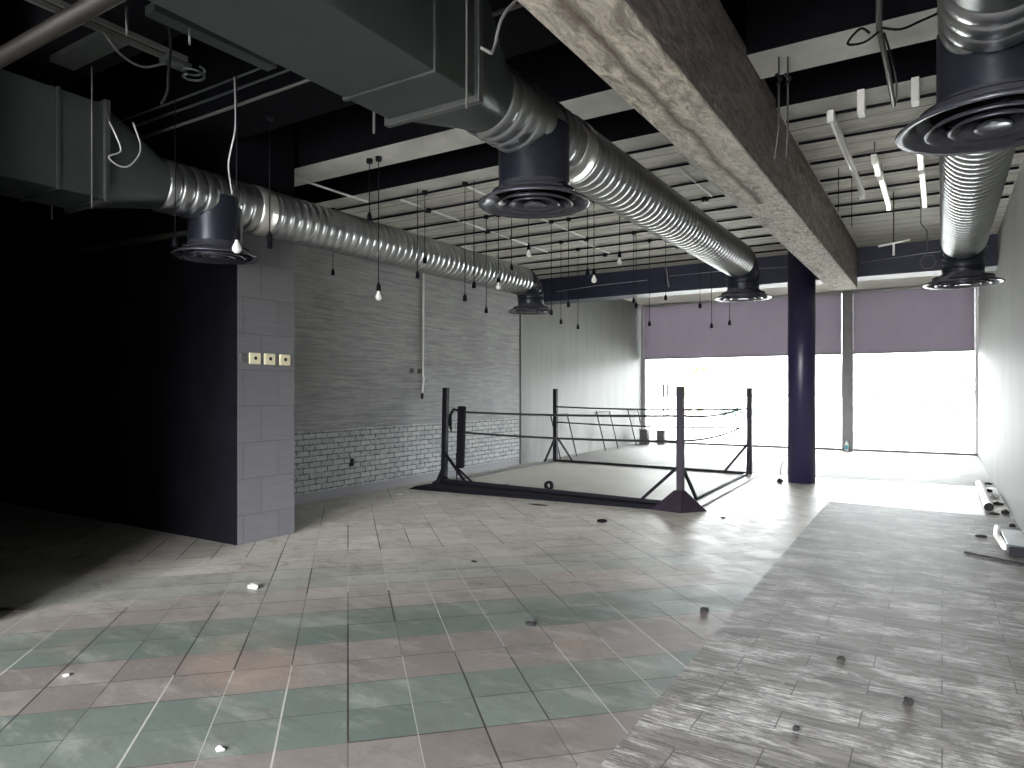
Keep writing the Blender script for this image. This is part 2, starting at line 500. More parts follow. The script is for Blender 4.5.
f = MB(); f.box(LW(12.2) - .35, LW(12.2) - .06, 12.15, 12.32, 0, 4.9)
struct(f.build('trim_1', M['black']), 'narrow black joint in the left wall behind the ring', 'wall joint')

f = MB(); f.box(XL, -5.84, 4.3, 5.0, 0, 3.08); f.box(XL, -5.84, 4.3, 5.0, 3.08, TOP)
o = f.build('partition_wall', None, mats=[M['blackwall'], M['block']], pick=lambda q: 1 if q.normal.x > .5 and q.calc_center_median().z < 3 else 0)  # top of the end face blackened to stand for the dark bay
struct(o, 'black partition wall with a grey block end face', 'wall')
f2 = MB(); f2.box(XL - .2, XL, YB, 4.6, 0, TOP)
struct(f2.build('wall_left', M['blackwall']), 'black far side wall of the dark alcove', 'wall')

f = MB(); f.box(-5.4, -4.4, YB - .2, YB, 0, TOP); f.box(-4.4, XR, YB - .2, YB, 4.3, TOP)  # unseen wall; its wide opening is put in for fill light
struct(f.build('wall_back', M['bare']), 'unseen back wall with a wide doorway added for fill light', 'wall')
f = MB(); f.box(XL, -5.2, YB - .2, 1.95, 0, TOP)  # unseen block, put in to keep fill light out of the alcove
struct(f.build('wall_left', M['blackwall']), 'unseen black block added to shade the alcove from the back doorway', 'wall')

# ceiling
f = MB(); f.box(XL, XR, YB - .2, 6.3, TOP, TOP + .1)
struct(f.build('ceiling', M['black']), 'black painted deep bays of the ceiling nearest the viewer', 'ceiling')
f = MB(); f.box(-8.2, XR, 6.48, 13.0, SLAB, SLAB + .5)
struct(f.build('ceiling', M['slab']), 'board-marked grey concrete ceiling slab in the middle of the room', 'ceiling')
f = MB(); f.box(-8.2, XR, 13.35, FRONT + .2, 4.09, 4.5)
struct(f.build('ceiling', M['cream']), 'cream ceiling strip over the front window zone', 'ceiling')

def soffit(q):
    return 1 if q.normal.z < -.5 else 0
bl = MB(); bl.box(XL, XR, 6.18, 6.48, SLAB, TOP + .1)
struct(bl.build('ceiling_beam', None, mats=[M['black'], M['bare']], pick=soffit), 'downstand edge of the slab with a bare grey underside and black near face', 'beam')
for y0, y1, z0, mm, lab in ((5.10, 5.55, SLAB, 'bare', 'ceiling joist with a bare grey underside, next before the concrete slab'),
                            (3.72, 4.23, SLAB, 'black', 'black painted ceiling joist over the duct branches'),
                            (2.30, 2.78, SLAB, 'black', 'black painted ceiling joist above the left pipe run'),
                            (.7, 1.15, SLAB, 'black', 'black painted ceiling joist above the viewer')):
    for x0, x1 in ((XL, -1.61), (-1.19, XR)):
        bl = MB(); bl.box(x0, x1, y0, y1, z0, TOP)
        struct(bl.build('ceiling_beam', None, mats=[M['black'], M[mm]], pick=soffit), lab + (', left of the bare beam' if x0 == XL else ', right of the bare beam'), 'beam')

bl = MB(); bl.box(-8.2, XR, 12.88, 13.4, 3.43, 4.2)
struct(bl.build('ceiling_beam', M['navy']), 'navy painted beam crossing the room before the front window', 'beam')
bl = MB(); bl.box(-1.60, -1.20, YB, 12.87, 3.23, 4.0)
struct(bl.build('concrete_beam', M['raw'], bevel=.012), 'big bare stained concrete beam running towards the window', 'beam')
bl = MB(); bl.box(-2.16, -1.61, 6.49, 8.84, 3.80, SLAB)
struct(bl.build('ceiling_slab', M['bare']), 'smooth grey concrete haunch along the left flank of the bare beam', 'beam')
bl = MB(); bl.lathe((-1.985, 12.30, 0), [(.0001, 0), (.215, 0), (.215, SLAB), (.0001, SLAB)], 40)
for i in range(len(bl.f)):
    pass
struct(bl.build('pillar', M['navygloss']), 'round dark navy pillar standing beside the boxing ring', 'pillar')

# front window wall
def frame_piece(name, x0, x1, y0, y1, z0, z1, m, label, cat, parent=None):
    b = MB(); b.box(x0, x1, y0, y1, z0, z1)
    o = b.build(name, M[m], parent)
    return struct(o, label, cat) if parent is None else o
XF = LW(FRONT)
w1 = MB(); w1.box(XF, -2.18, FRONT - .03, FRONT + .03, 0.004, .05)
w1 = struct(w1.build('window_1', M['grey']), 'wide left shopfront window with clear glass', 'window')
frame_piece('window_frame', XF, XF + .10, FRONT - .06, FRONT + .06, .05, 4.09, 'alu', '', '', w1)
frame_piece('pane', XF + .10, -2.18, FRONT - .006, FRONT + .006, .05, 4.09, 'glass', '', '', w1)
w2 = MB(); w2.box(-1.92, XR, FRONT - .03, FRONT + .03, 0.004, .05)
w2 = struct(w2.build('window_2', M['grey']), 'right shopfront window with clear glass beside the cream wall', 'window')
frame_piece('window_frame', XR - .06, XR, FRONT - .06, FRONT + .06, .05, 4.09, 'alu', '', '', w2)
frame_piece('pane', -1.92, XR - .06, FRONT - .006, FRONT + .006, .05, 4.09, 'glass', '', '', w2)
hb = MB()
hb.tube([(-6.93, FRONT - .07, .78), (-6.93, FRONT - .07, 1.72)], .02)
o = hb.build('door_handle', M['blackmetal'], w1)
hb = MB()
hb.tube([(-6.80, FRONT - .07, .78), (-6.80, FRONT - .07, 1.72)], .02); hb.bar((-6.93, FRONT - .07, 1.5), (-6.80, FRONT - .07, 1.5), .02)
o = hb.build('door_handle', M['blackmetal'], w1)
b = MB(); b.box(-2.18, -1.92, FRONT - .12, FRONT + .12, 0.004, 4.09)
struct(b.build('trim_2', M['mullion'], bevel=.01), 'grey post between the two shopfront windows', 'window post')

for x0, x1, lab in ((XF + .105, -2.183, 'wide mauve roller blind half down over the left shopfront window'), (-1.917, XR - .065, 'mauve roller blind half down over the right shopfront window')):
    r = empty('roller_blind', ((x0 + x1) / 2, FRONT - .12, 2.47), lab, 'blind', 'roller blinds')
    b = MB(); n = 2 if x1 - x0 < 3 else 5
    b.box(x0, x1, FRONT - .126, FRONT - .118, 2.50, 4.04)
    b.build('blind_fabric', M['blind'], r)
    b = MB(); b.box(x0, x1, FRONT - .14, FRONT - .10, 2.46, 2.50); b.build('bottom_bar', M['mullion'], r, .006)
    b = MB(); b.tube([(x0, FRONT - .12, 4.05), (x1, FRONT - .12, 4.05)], .04, 14); b.build('roller_tube', M['alu'], r)

# ------------------------------------------------------------------ ventilation ducts
def ribbed(y0, y1, r, pitch=.105, h=.018):
    """pipe wall with rounded turns parted by narrow crimped grooves"""
    pr = [(r, y0)]
    n = max(1, int((y1 - y0) / pitch)); p = (y1 - y0) / n
    for i in range(n):
        a = y0 + i * p
        for q, k in ((.06, .35), (.14, .62), (.28, .86), (.46, .95), (.64, .86), (.78, .62), (.86, .35), (.91, -.55), (.955, -.70)):
            pr.append((r + h * k, a + p * q))
    pr.append((r, y1))
    return pr

def diffuser(root, x, y, zt, z, rn, R, mat, neck_mat):
    """round ceiling diffuser: neck, flared shell and concentric cones"""
    b = MB(); b.lathe((x, y, 0), [(rn, zt), (rn, z + .10)], 40); b.build('neck', neck_mat, root)
    b = MB()
    b.lathe((x, y, z), [(rn, .12), (rn + .01, .085), (rn + (R - rn) * .35, .055), (R * .93, .022), (R, .004), (R * .985, -.004), (R * .90, .004), (R * .78, .045), (R * .74, .075)], 48)
    sh = b.build('diffuser', mat, root)
    for q0, q1 in ((.50, .70), (.27, .46)):
        b = MB(); b.lathe((x, y, z), [(R * q0, .060), (R * q1 * .93, .014), (R * q1, -.004), (R * q1 * .97, -.010), (R * (q1 - .08), .008), (R * (q0 - .03), .050)], 40, closed=True)
        b.build('diffuser_cone', mat, sh)
    b = MB(); b.lathe((x, y, z), [(.001, .03), (R * .14, .02), (R * .20, -.004), (R * .19, -.012), (R * .15, -.006), (.001, -.006)], 32)
    b.build('diffuser_cone', mat, sh)
    b = MB(); b.lathe((x, y, z), [(.001, .075), (R * .76, .075)], 40)  # black disc across the neck fills the gaps between the cones
    b.build('backing_disc', M['black'], sh)

def duct(x, zc, r, bx, bw, bz0, bz1, yb0, yb1, yt, y1, y2, z1, z2, rn, R, label, sheet, drop, box=True, band=True):
    root = empty('ventilation_duct', (x, yt, zc), label, 'duct', 'round ventilation ducts')
    if box:
        b = MB(); b.box(bx - bw / 2, bx + bw / 2, yb0, yb1, bz0, bz1)
        bo = b.build('box_section', M[sheet], root, .004)
        yy = yb1 - .34
        for k in range(4):
            b = MB(); b.box(bx - bw / 2 - .012, bx + bw / 2 + .012, yy - .012, yy + .012, bz0 - .012, bz1 + .012)
            b.build('seam', M[sheet], bo, .003); yy -= 1.15
        b = MB(); b.box(bx - bw / 2 - .03, bx + bw / 2 + .03, yb1 - .03, yb1 + .012, bz0 - .03, bz1 + .03)
        b.build('flange', M['galv'], root, .004)
        # square to round
        n = 40; ring0, ring1 = [], []
        for k in range(n):
            a = 2 * PI * (k + .5) / n; c, s = math.cos(a), math.sin(a)
            q = 1 / max(abs(c), abs(s))
            ring0.append((bx + c * q * bw / 2, yb1 + .012, (bz0 + bz1) / 2 + s * q * (bz1 - bz0) / 2))
            ring1.append((x + c * r, yt, zc + s * r))
        b = MB(); b.add(ring0 + ring1, [(k, (k + 1) % n, n + (k + 1) % n, n + k) for k in range(n)], True)
        b.build('transition', M[sheet], root)
        for sx in (-1, 1):
            b = MB(); b.tube([(bx + sx * (bw / 2 + .02), yb1 - .12, bz0 - .10), (bx + sx * (bw / 2 + .02), yb1 - .12, TOP - .02)], .006, 8)
            b.build('hanger_rod', M['grey'], root)
    else:
        b = MB(); b.lathe((x, 0, zc), ribbed(yb0, yt - .45, r), 40, 'y'); b.build('spiral_pipe', M['spiral'], root)
        b = MB(); b.lathe((x, 0, zc), [(r, yt - .45), (r + .03, yt - .42), (r + .03, yt - .25), (r + .002, yt)], 40, 'y'); b.build('transition', M['galv'], root)
    yb = y1 + .44
    b = MB(); b.lathe((x, 0, zc), ribbed(yt, yb - .06, r), 48, 'y'); b.build('spiral_pipe', M['spiral'], root)
    b = MB(); b.lathe((x, 0, zc), [(r, yb - .085), (r + .022, yb - .08), (r + .022, yb + .08), (r, yb + .085)], 48, 'y')
    b.build('collar', M['band' if band else 'spiral'], root)
    re = .27
    b = MB(); b.lathe((x, 0, zc), ribbed(yb + .06, y2 - re, r), 48, 'y'); b.build('spiral_pipe', M['spiral'], root)
    # first branch: short vertical spigot
    b = MB(); b.lathe((x, y1, 0), [(rn, zc), (rn, zc - r - .05)], 40); b.build('branch', M[drop], root)
    diffuser(root, x, y1, zc - r - .05, z1, rn, R, M['diffuser'], M[drop])
    # far elbow
    pts = [(x, y2 - re + re * math.sin(a), zc - re + re * math.cos(a)) for a in [k * PI / 2 / 15 for k in range(16)]]
    rs = [r + (.010 if k % 3 == 0 else 0) for k in range(16)]
    b = MB(); b.tube(pts, rs, 40, False); b.build('elbow', M[drop], root)
    diffuser(root, x, y2, zc - re, z2, r, R, M['diffuser'], M[drop])
    return root

duct(-5.58, 3.24, .207, -5.66, .56, 2.963, 3.68, YB + .1, 2.82, 3.33, 3.88, 9.52, 2.72, 2.78, .234, .37,
     'long metal spiral duct along the left wall, fed by a grey box duct', 'galvdark', 'duskmetal')
duct(-2.29, 3.24, .207, -2.24, .56, 2.963, 3.68, YB + .1, 2.82, 3.36, 3.95, 9.60, 2.74, 2.77, .234, .37,
     'metal spiral duct in the middle, just left of the bare concrete beam', 'galvdark', 'duskmetal')
duct(.193, 3.09, .193, 0, 0, 0, 0, YB + .1, 0, 3.1, 3.65, 8.86, 2.655, 2.66, .215, .378,
     'metal spiral duct close to the right wall', 'galv', 'duskmetal', box=False, band=False)

# ------------------------------------------------------------------ conduits on the slab
ordn = ['first', 'second', 'third', 'fourth', 'fifth', 'sixth', 'seventh', 'eighth', 'ninth', 'tenth']
rows = [6.52, 7.15, 7.84, 8.55, 9.15, 9.80, 10.45, 11.10, 11.75, 12.35]
for i, y in enumerate(rows):
    b = MB(); b.tube([(-7.25, y, SLAB - .014), (-4.8, y + .01, SLAB - .016), (-1.62, y, SLAB - .014)], .014, 8)
    tag(b.build('ceiling_conduit', M['blackmetal']), f'black conduit across the slab left of the bare beam, {ordn[i]} from its near edge', 'conduit', 'black ceiling conduits')
    if i < 7:
        b = MB(); b.tube([(-1.18, y, SLAB - .014), (-.4, y + .015, SLAB - .016), (.70, y, SLAB - .014)], .014, 8)
        tag(b.build('ceiling_conduit', M['blackmetal']), f'black conduit across the slab right of the bare beam, {ordn[i]} from its near edge', 'conduit', 'black ceiling conduits')
wc = [(-5.76, 6.6, 7.1), (-5.76, 7.2, 8.5), (-5.76, 8.62, 9.75), (-5.76, 9.85, 10.4), (-4.73, 6.55, 7.1), (-4.73, 7.9, 9.75), (-6.18, 5.05, 6.45), (-4.9, 9.85, 11.05), (-2.4, 7.2, 8.5)]
wl = ['nearest the slab edge, above the left spiral duct', 'second above the left spiral duct', 'third above the left spiral duct', 'farthest above the left spiral duct',
      'short one between the left and middle ducts', 'long one behind the middle diffuser', 'running off the bare joist at the left wall', 'far one between left and middle ducts', 'beside the haunch of the bare beam']
for (x, y0, y1), s in zip(wc, wl):
    b = MB(); b.tube([(x, y0, SLAB - .010), (x, y1, SLAB - .010)], .014, 8)
    tag(b.build('white_ceiling_conduit', M['whitepaint']), f'white conduit under the concrete ceiling, {s}', 'conduit', 'white ceiling conduits')
jb = [(-5.76, 7.15), (-5.76, 8.55), (-4.73, 9.8), (-3.2, 10.45), (-5.0, 11.1), (-3.7, 11.1), (-3.2, 9.8), (-2.5, 8.55), (-4.73, 7.15)]
jn = {7.15: 'second', 7.84: 'third', 8.55: 'fourth', 9.8: 'sixth', 10.45: 'seventh', 11.1: 'eighth', 6.52: 'first', 5.3: 'joist'}
cnt = {}
for x, y in sorted(jb, key=lambda q: (q[1], q[0])):
    b = MB(); b.lathe((x, y, SLAB - .050), [(.001, 0), (.04, 0), (.043, .01), (.043, .055), (.001, .055)], 14)
    cnt[y] = cnt.get(y, 0) + 1
    w = 'on the bare grey joist' if y == 5.3 else f'on the {jn[y]} conduit from the slab edge'
    tag(b.build('ceiling_junction_box', M['blackmetal']), f'round black junction box {w}, {ordn[cnt[y] - 1]} from the left', 'junction box', 'ceiling junction boxes')

# ------------------------------------------------------------------ pendant lamp cords
def pendant(x, y, z, bulb, label, top):
    r = empty('pendant_lamp', (x, y, z), label, 'pendant lamp', 'bare pendant lamp cords')
    b = MB(); b.tube([(x, y, z + .06), (x, y, top)], .0045, 6); b.build('cord', M['blackmetal'], r)
    if top > 3.9 and 'lower' not in label:
        b = MB(); b.lathe((x, y, top), [(.001, -.045), (.030, -.045), (.034, -.03), (.034, 0), (.001, 0)], 12); b.build('ceiling_rose', M['blackmetal'], r)
    b = MB(); b.lathe((x, y, z), [(.001, .085), (.008, .085), (.014, .065), (.022, .055), (.024, .0), (.001, .0)], 14); b.build('socket', M['rubber'], r)
    if bulb:
        b = MB(); b.lathe((x, y, z), [(.012, 0), (.014, -.018), (.026, -.038), (.034, -.060), (.032, -.080), (.018, -.097), (.001, -.101)], 16)
        b.build('bulb', M['bulb'], r)
T6 = SLAB
PEND = [
    (-4.49, 3.3, 2.64, 1, 'hanging lamp with pale bulb in front of the left duct diffuser', 3.87),
    (-5.27, 3.3, 2.675, 0, 'long cord with bare socket at the left rim of the left diffuser', 3.87),
    (-4.99, 4.0, 2.82, 0, 'bare socket by the bright collar of the left duct, right one of the pair', SLAB),
    (-5.05, 4.05, 2.772, 0, 'bare socket by the bright collar of the left duct, lower of the pair', SLAB),
    (-5.047, 5.3, 3.287, 0, 'short cord with socket under the bare joist, above the left duct', SLAB),
    (-6.812, 6.47, 3.042, 0, 'bare socket hanging behind the left duct close to the concrete wall', T6),
    (-4.92, 5.3, 2.54, 1, 'lamp with clear white bulb hanging alone before the grey concrete wall', SLAB),
    (-5.28, 6.49, 3.049, 0, 'socket in front of the left duct, upper of two by the wall conduit', T6),
    (-5.30, 6.38, 2.859, 0, 'socket just below the left duct, lower of two by the wall conduit', T6),
    (-4.671, 6.47, 2.55, 0, 'low bare socket, leftmost of three near the far elbow of the left duct', T6),
    (-4.544, 6.47, 2.69, 0, 'socket at the lower edge of the left duct, second of three near its elbow', T6),
    (-5.301, 7.84, 2.583, 0, 'thin cord with low socket just left of the left duct end diffuser', T6),
    (-5.101, 7.84, 2.985, 1, 'small lamp with white bulb overlapping the far end of the left duct', T6),
    (-4.894, 7.84, 3.134, 0, 'bare socket above the far end of the left duct', T6),
    (-4.626, 7.84, 3.375, 1, 'short lamp with round white bulb under the middle diffuser', T6),
    (-4.675, 8.55, 2.586, 0, 'socket at the right rim of the left duct end diffuser', T6),
    (-5.182, 9.8, 2.59, 0, 'low socket before the cream wall, second right of the left duct end', T6),
    (-4.403, 8.55, 2.681, 0, 'socket just under the navy beam, right of the left duct end', T6),
    (-5.203, 10.45, 2.561, 0, 'lowest socket before the cream wall, right of the left duct end', T6),
    (-3.75, 7.80, 2.965, 0, 'dark socket beside a bulb lamp, before the navy beam', T6),
    (-3.70, 7.88, 2.965, 1, 'lamp with white bulb hanging before the navy beam, beside a bare socket', T6),
    (-3.641, 8.55, 3.29, 1, 'lamp with round white bulb hanging just above the navy beam', T6),
    (-3.944, 9.8, 2.842, 0, 'socket under the navy beam by the wall corner, upper of a pair', T6),
    (-3.905, 9.8, 2.764, 0, 'socket under the navy beam by the wall corner, lower of a pair', T6),
    (-3.942, 10.45, 2.548, 0, 'thin cord with low socket at the left edge of the wide blind', T6),
    (-3.676, 10.45, 2.942, 0, 'socket hanging under the navy beam at the left end of the wide blind', T6),
    (-3.133, 10.45, 2.781, 0, 'high socket before the wide blind, left of the middle end diffuser', T6),
    (-3.142, 11.1, 2.528, 0, 'low socket before the wide blind, below left of the middle end diffuser', T6),
    (-2.857, 11.1, 2.561, 0, 'low socket before the wide blind, right under the middle end diffuser', T6),
]
for p in PEND:
    pendant(*p)

# ------------------------------------------------------------------ boxing ring
ring = empty('boxing_ring', (-4.9, 10.9, 0), 'floor-level boxing ring with four dark posts and slack ropes', 'boxing ring')
P = {1: (-6.95, 9.04), 2: (-2.83, 8.60), 3: (-7.06, 13.10), 4: (-2.95, 12.85)}
b = MB()
b.prism([(-6.7, 8.95, 0), (-2.86, 8.65, 0), (-2.96, 12.8, 0), (-7.0, 13.05, 0)], [(-6.7, 8.95, .010), (-2.86, 8.65, .010), (-2.96, 12.8, .010), (-7.0, 13.05, .010)])
b.build('ring_mat', M['mat'], ring)
H = 1.57
def post(k, mat, lean=(0, 0)):
    x, y = P[k]
    b = MB(); b.bar((x, y, 0), (x + lean[0], y + lean[1], H), .085)
    return b.build('post', M[mat], ring, .006)
p1 = post(1, 'blackmetal', (.04, 0)); p2 = post(2, 'umber'); p3 = post(3, 'blackmetal'); p4 = post(4, 'umber')
def brace(pp, a, c, m='blackmetal', w=.035):
    b = MB(); b.bar(a, c, w); b.build('brace', M[m], pp)
brace(p1, (-6.92, 9.0, .52), (-6.40, 8.90, .05)); brace(p1, (-6.93, 9.07, .42), (-6.62, 9.35, .02)); brace(p1, (-6.97, 9.06, .28), (-7.22, 9.22, .02))
brace(p2, (-2.86, 8.62, .55), (-3.42, 8.66, .04)); brace(p2, (-2.81, 8.65, .52), (-2.82, 9.25, .05))
brace(p3, (-7.05, 13.05, .50), (-7.12, 12.72, .02)); brace(p3, (-7.0, 13.08, .52), (-6.62, 13.08, .02))
brace(p4, (-2.99, 12.85, .55), (-3.42, 12.90, .02), 'umber'); brace(p4, (-2.95, 12.8, .40), (-2.90, 12.42, .02), 'umber')
# front edge: folded rubber sheet with a steel angle behind it
b = MB()
b.prism([(-7.0, 8.20, 0), (-2.95, 8.43, 0), (-3.0, 8.56, 0), (-6.9, 8.80, 0)], [(-6.9, 8.26, .05), (-2.95, 8.46, .06), (-3.0, 8.53, .06), (-6.8, 8.74, .06)])
b.build('edge_sheet', M['rubber'], ring)
b = MB(); b.bar((-6.9, 8.92, .05), (-2.9, 8.60, .05), .05, .09); b.build('base_rail', M['blackmetal'], ring)
b = MB(); b.bar((-7.02, 13.08, .03), (-2.97, 12.87, .03), .045, .05); b.build('base_rail', M['blackmetal'], ring)
b = MB(); b.bar((-2.85, 8.7, .03), (-2.96, 12.8, .03), .03, .055); b.build('base_rail', M['blackmetal'], ring)
b = MB(); b.bar((-2.74, 8.75, .012), (-2.86, 12.8, .012), .17, .022); b.build('edge_channel', M['slots'], ring)
b = MB(); b.bar((-6.97, 9.1, .02), (-7.06, 13.0, .02), .04, .035); b.build('base_rail', M['dustpipe'], ring)
# corner boot at the near post
b = MB()
base = [(-3.16, 8.40, 0), (-2.74, 8.33, 0), (-2.50, 8.66, 0), (-2.72, 8.86, 0), (-3.02, 8.80, 0)]
top = [(-2.90, 8.55, .25), (-2.80, 8.54, .25), (-2.77, 8.60, .25), (-2.79, 8.66, .25), (-2.88, 8.66, .25)]
b.prism(base, top); b.build('corner_boot', M['umber'], p2, .008)
b = MB(); b.prism([(-7.15, 8.95, 0), (-6.85, 8.75, 0), (-6.65, 8.95, 0), (-6.9, 9.2, 0)], [(-6.98, 9.0, .12), (-6.92, 8.98, .12), (-6.9, 9.04, .12), (-6.94, 9.08, .12)])
b.build('corner_boot', M['blackmetal'], p1, .008)
# ropes
pad = (-6.66, 9.10)
def sag(a, c, s, n=12):
    a, c = Vector(a), Vector(c)
    return [a.lerp(c, k / n) - Vector((0, 0, s * 4 * (k / n) * (1 - k / n))) for k in range(n + 1)]
for z, s in ((1.185, .02), (.855, .03)):
    pts = sag((pad[0], pad[1], z - .01), (-3.02, 8.80, z), s)
    cor = [(-2.93 - .09 * math.cos(a) * .9 + .0, 8.86 + .10 * math.sin(a), z) for a in ()]
    pts += [(-2.93, 8.82, z), (-2.90, 8.90, z + .002)]
    pts += [tuple(q) for q in sag((-2.90, 8.90, z), (-3.04, 12.55, z + .01), .05)][1:]
    b = MB(); b.tube(pts, .016, 8); b.build('rope', M['rope'], ring)
    b = MB(); b.tube(sag((-3.04, 12.55, z + .01), (-7.00, 13.04, z + .0), .03), .015, 8); b.build('rope', M['rope'], ring)
    b = MB(); b.tube([(-3.04, 12.55, z + .01), (-2.95, 12.82, z + .03)], .006, 6); b.build('rope_tie', M['grey'], ring)
    b = MB(); b.tube([(-6.92, 9.04, z + .0), pad + (z - .01,)], .006, 6); b.build('rope_tie', M['grey'], ring)
b = MB(); b.bar((pad[0] + .03, pad[1], 1.27), (pad[0] - .02, pad[1] + .02, .26), .12, .10)
pd = b.build('corner_pad', M['rubber'], ring, .02)
b = MB(); b.tube([(pad[0], pad[1] - .06, 1.20), (pad[0] - .10, pad[1] - .05, 1.22), (pad[0] - .17, pad[1] - .05, 1.12), (pad[0] - .175, pad[1] - .05, .98), (pad[0] - .15, pad[1] - .05, .86)], [.018, .02, .026, .034, .012], 10)
b.build('strap', M['rubber'], pd)
b = MB(); b.tube([(pad[0] - .07, pad[1], .50), (pad[0] - .075, pad[1], .02)], [.02, .008], 8); b.build('strap', M['rubber'], pd)

# ------------------------------------------------------------------ things against the walls
def leaning_frame(y0, w, label):
    xw = LW(y0) + .03
    r = empty('leaning_frame', (xw + .25, y0 + w / 2, 0), label, 'frame', 'frames leaning on the cream wall')
    for y in (y0, y0 + w):
        b = MB(); b.bar((xw + .25, y, .01), (xw, y, .98), .024); b.build('leg', M['blackmetal'], r)
    b = MB(); b.bar((xw + .005, y0 - .02, .985), (xw + .005, y0 + w + .02, .985), .035); b.build('top_rail', M['dustpipe'], r)
    b = MB(); b.bar((xw + .125, y0, .49), (xw + .125, y0 + w, .49), .012); b.build('stretcher', M['grey'], r)
leaning_frame(13.55, .80, 'low thin-legged frame leaning on the cream wall, nearest the black joint')
leaning_frame(16.1, .80, 'low thin-legged frame leaning on the cream wall, middle of three')
leaning_frame(18.3, .72, 'low thin-legged frame leaning on the cream wall, nearest the window')

for x, y, h, lab in ((-7.22, 18.75, .42, 'dark grey box on the floor by the window corner, left of two'), (-6.88, 19.2, .38, 'dark grey box on the floor by the window, right of two')):
    r = empty('storage_box', (x, y, .004), lab, 'box', 'dark boxes by the window')
    b = MB(); b.box(x - .11, x + .11, y - .11, y + .11, .004, h); b.build('body', M['darkgrey'], r, .012)
    b = MB(); b.box(x - .12, x + .12, y - .12, y + .12, h, h + .025); b.build('lid', M['grey'], r, .008)

r = empty('water_bottle', (-2.05, 19.30, .004), 'small clear and blue bottle at the foot of the window post', 'bottle')
b = MB(); b.lathe((-2.05, 19.30, .004), [(.001, 0), (.042, 0), (.045, .01), (.045, .16), (.03, .21), (.015, .23), (.015, .25), (.001, .25)], 20); b.build('body', M['bulb'], r)
b = MB(); b.lathe((-2.05, 19.30, .004), [(.0465, .05), (.0465, .15)], 20); b.build('paper_label', M['blue'], r)
b = MB(); b.lathe((-2.05, 19.30, .004), [(.017, .245), (.017, .265), (.001, .265)], 14); b.build('cap', M['blue'], r)

# outlets on the partition end
for y, lab in ((4.492, 'cream square outlet on the grey block face, left of three'), (4.672, 'cream square outlet on the grey block face, middle of three'), (4.862, 'cream square outlet on the grey block face, right of three')):
    r = empty('wall_outlet', (-5.84, y, 1.835), lab, 'outlet', 'cream wall outlets')
    b = MB(); b.box(-5.84, -5.815, y - .066, y + .066, 1.778, 1.892); b.build('cover_plate', M['creamplastic'], r, .008)
    b = MB(); b.lathe((-5.815, y, 1.838), [(.018, 0), (.018, .004), (.001, .004)], 16, 'x'); b.build('socket_hole', M['debris'], r)
b = MB(); b.box(-5.846, -5.82, 4.325, 4.405, 1.79, 1.88)
tag(b.build('back_box', M['darkgrey'], bevel=.005), 'empty dark switch box beside the cream outlets', 'switch box')

# white conduit with outlets on the left wall
xw = LW(8.95)
r = empty('wall_conduit', (xw, 8.95, 1.42), 'white cable conduit running down the grey concrete wall', 'conduit')
b = MB(); b.tube([(xw + .02, 8.97, SLAB), (xw + .02, 8.95, 1.80), (xw + .02, 8.97, 1.72), (xw + .025, 8.93, 1.46)], .017, 8); b.build('pipe', M['whitepaint'], r)
b = MB(); b.tube([(xw + .025, 8.93, 1.47), (xw + .06, 8.88, 1.40)], .022, 8); b.build('open_end', M['debris'], r)
for y, lab in ((8.70, 'small grey switch plate on the concrete wall, left of the white conduit'), (8.88, 'small grey switch plate on the concrete wall, right beside the white conduit')):
    r = empty('wall_switch', (LW(y), y, 1.845), lab, 'switch', 'grey wall switches')
    b = MB(); b.box(LW(y) - .002, LW(y) + .018, y - .055, y + .055, 1.80, 1.89); b.build('cover_plate', M['grey'], r, .006)
    b = MB(); b.box(LW(y) + .018, LW(y) + .024, y - .045, y - .01, 1.82, 1.87); b.build('rocker', M['debris'], r)
b = MB(); b.box(LW(7.3) - .01, LW(7.3) + .012, 7.27, 7.34, .42, .53)
tag(b.build('wall_socket', M['debris'], bevel=.004), 'small dark socket set in the painted brickwork', 'socket')

# pipe on the dark wall
b = MB(); b.tube([(XL + .1, 4.24, 3.24), (-9.2, 4.24, 3.20), (-6.4, 4.24, 3.13)], .035, 12)
r = tag(b.build('wall_pipe', M['dustpipe']), 'dusty brown pipe running along the black partition wall', 'pipe')
# ------------------------------------------------------------------ overhead services, left side
b = MB(); b.tube([(XL, 2.09, 3.70), (-2.9, 2.07, 3.70)], .052, 16)
tag(b.build('ceiling_pipe', M['dustpipe']), 'thick dusty pipe crossing the top left under the black ceiling', 'pipe')
for y, z, rr, lab in ((3.50, 3.80, .022, 'thin grey pipe crossing before the black joist, lowest of the bundle'), (3.40, 3.86, .016, 'black cable run just behind the thin grey pipe'), (3.30, 3.88, .014, 'black cable run farthest behind the thin grey pipe')):
    b = MB(); b.tube([(XL, y, z), (-5, y + .02, z - .01), (-1.65, y, z)], rr * .6, 10)
    tag(b.build('ceiling_pipe', M['grey' if rr > .02 else 'galvdark']), lab, 'pipe')
r = empty('cable_tray', (-4.48, 1.5, 3.72), 'grey cable channel running lengthwise under the black ceiling with loose cables at its end', 'cable tray')
for dx in (-.05, .05):
    b = MB(); b.bar((-4.48 + dx, -2, 3.80), (-4.48 + dx, 2.86, 3.80), .028, .03); b.build('rail', M['grey'], r)
b = MB(); b.box(-4.53, -4.43, 2.72, 2.90, 3.745, 3.785); b.build('end_box', M['galvdark'], r, .006)
b = MB(); b.tube([(-4.46 + .07 * math.cos(a), 2.93 + .07 * math.sin(a), 3.77 - .006 * a) for a in [k * PI / 8 for k in range(30)]], .008, 8); b.build('cable_coil', M['galvdark'], r)
b = MB(); b.tube(spl([(-4.52, 2.35, 3.79), (-4.53, 2.45, 3.70), (-4.53, 2.6, 3.67), (-4.50, 2.74, 3.74)]), .008, 8); b.build('cable', M['grey'], r)
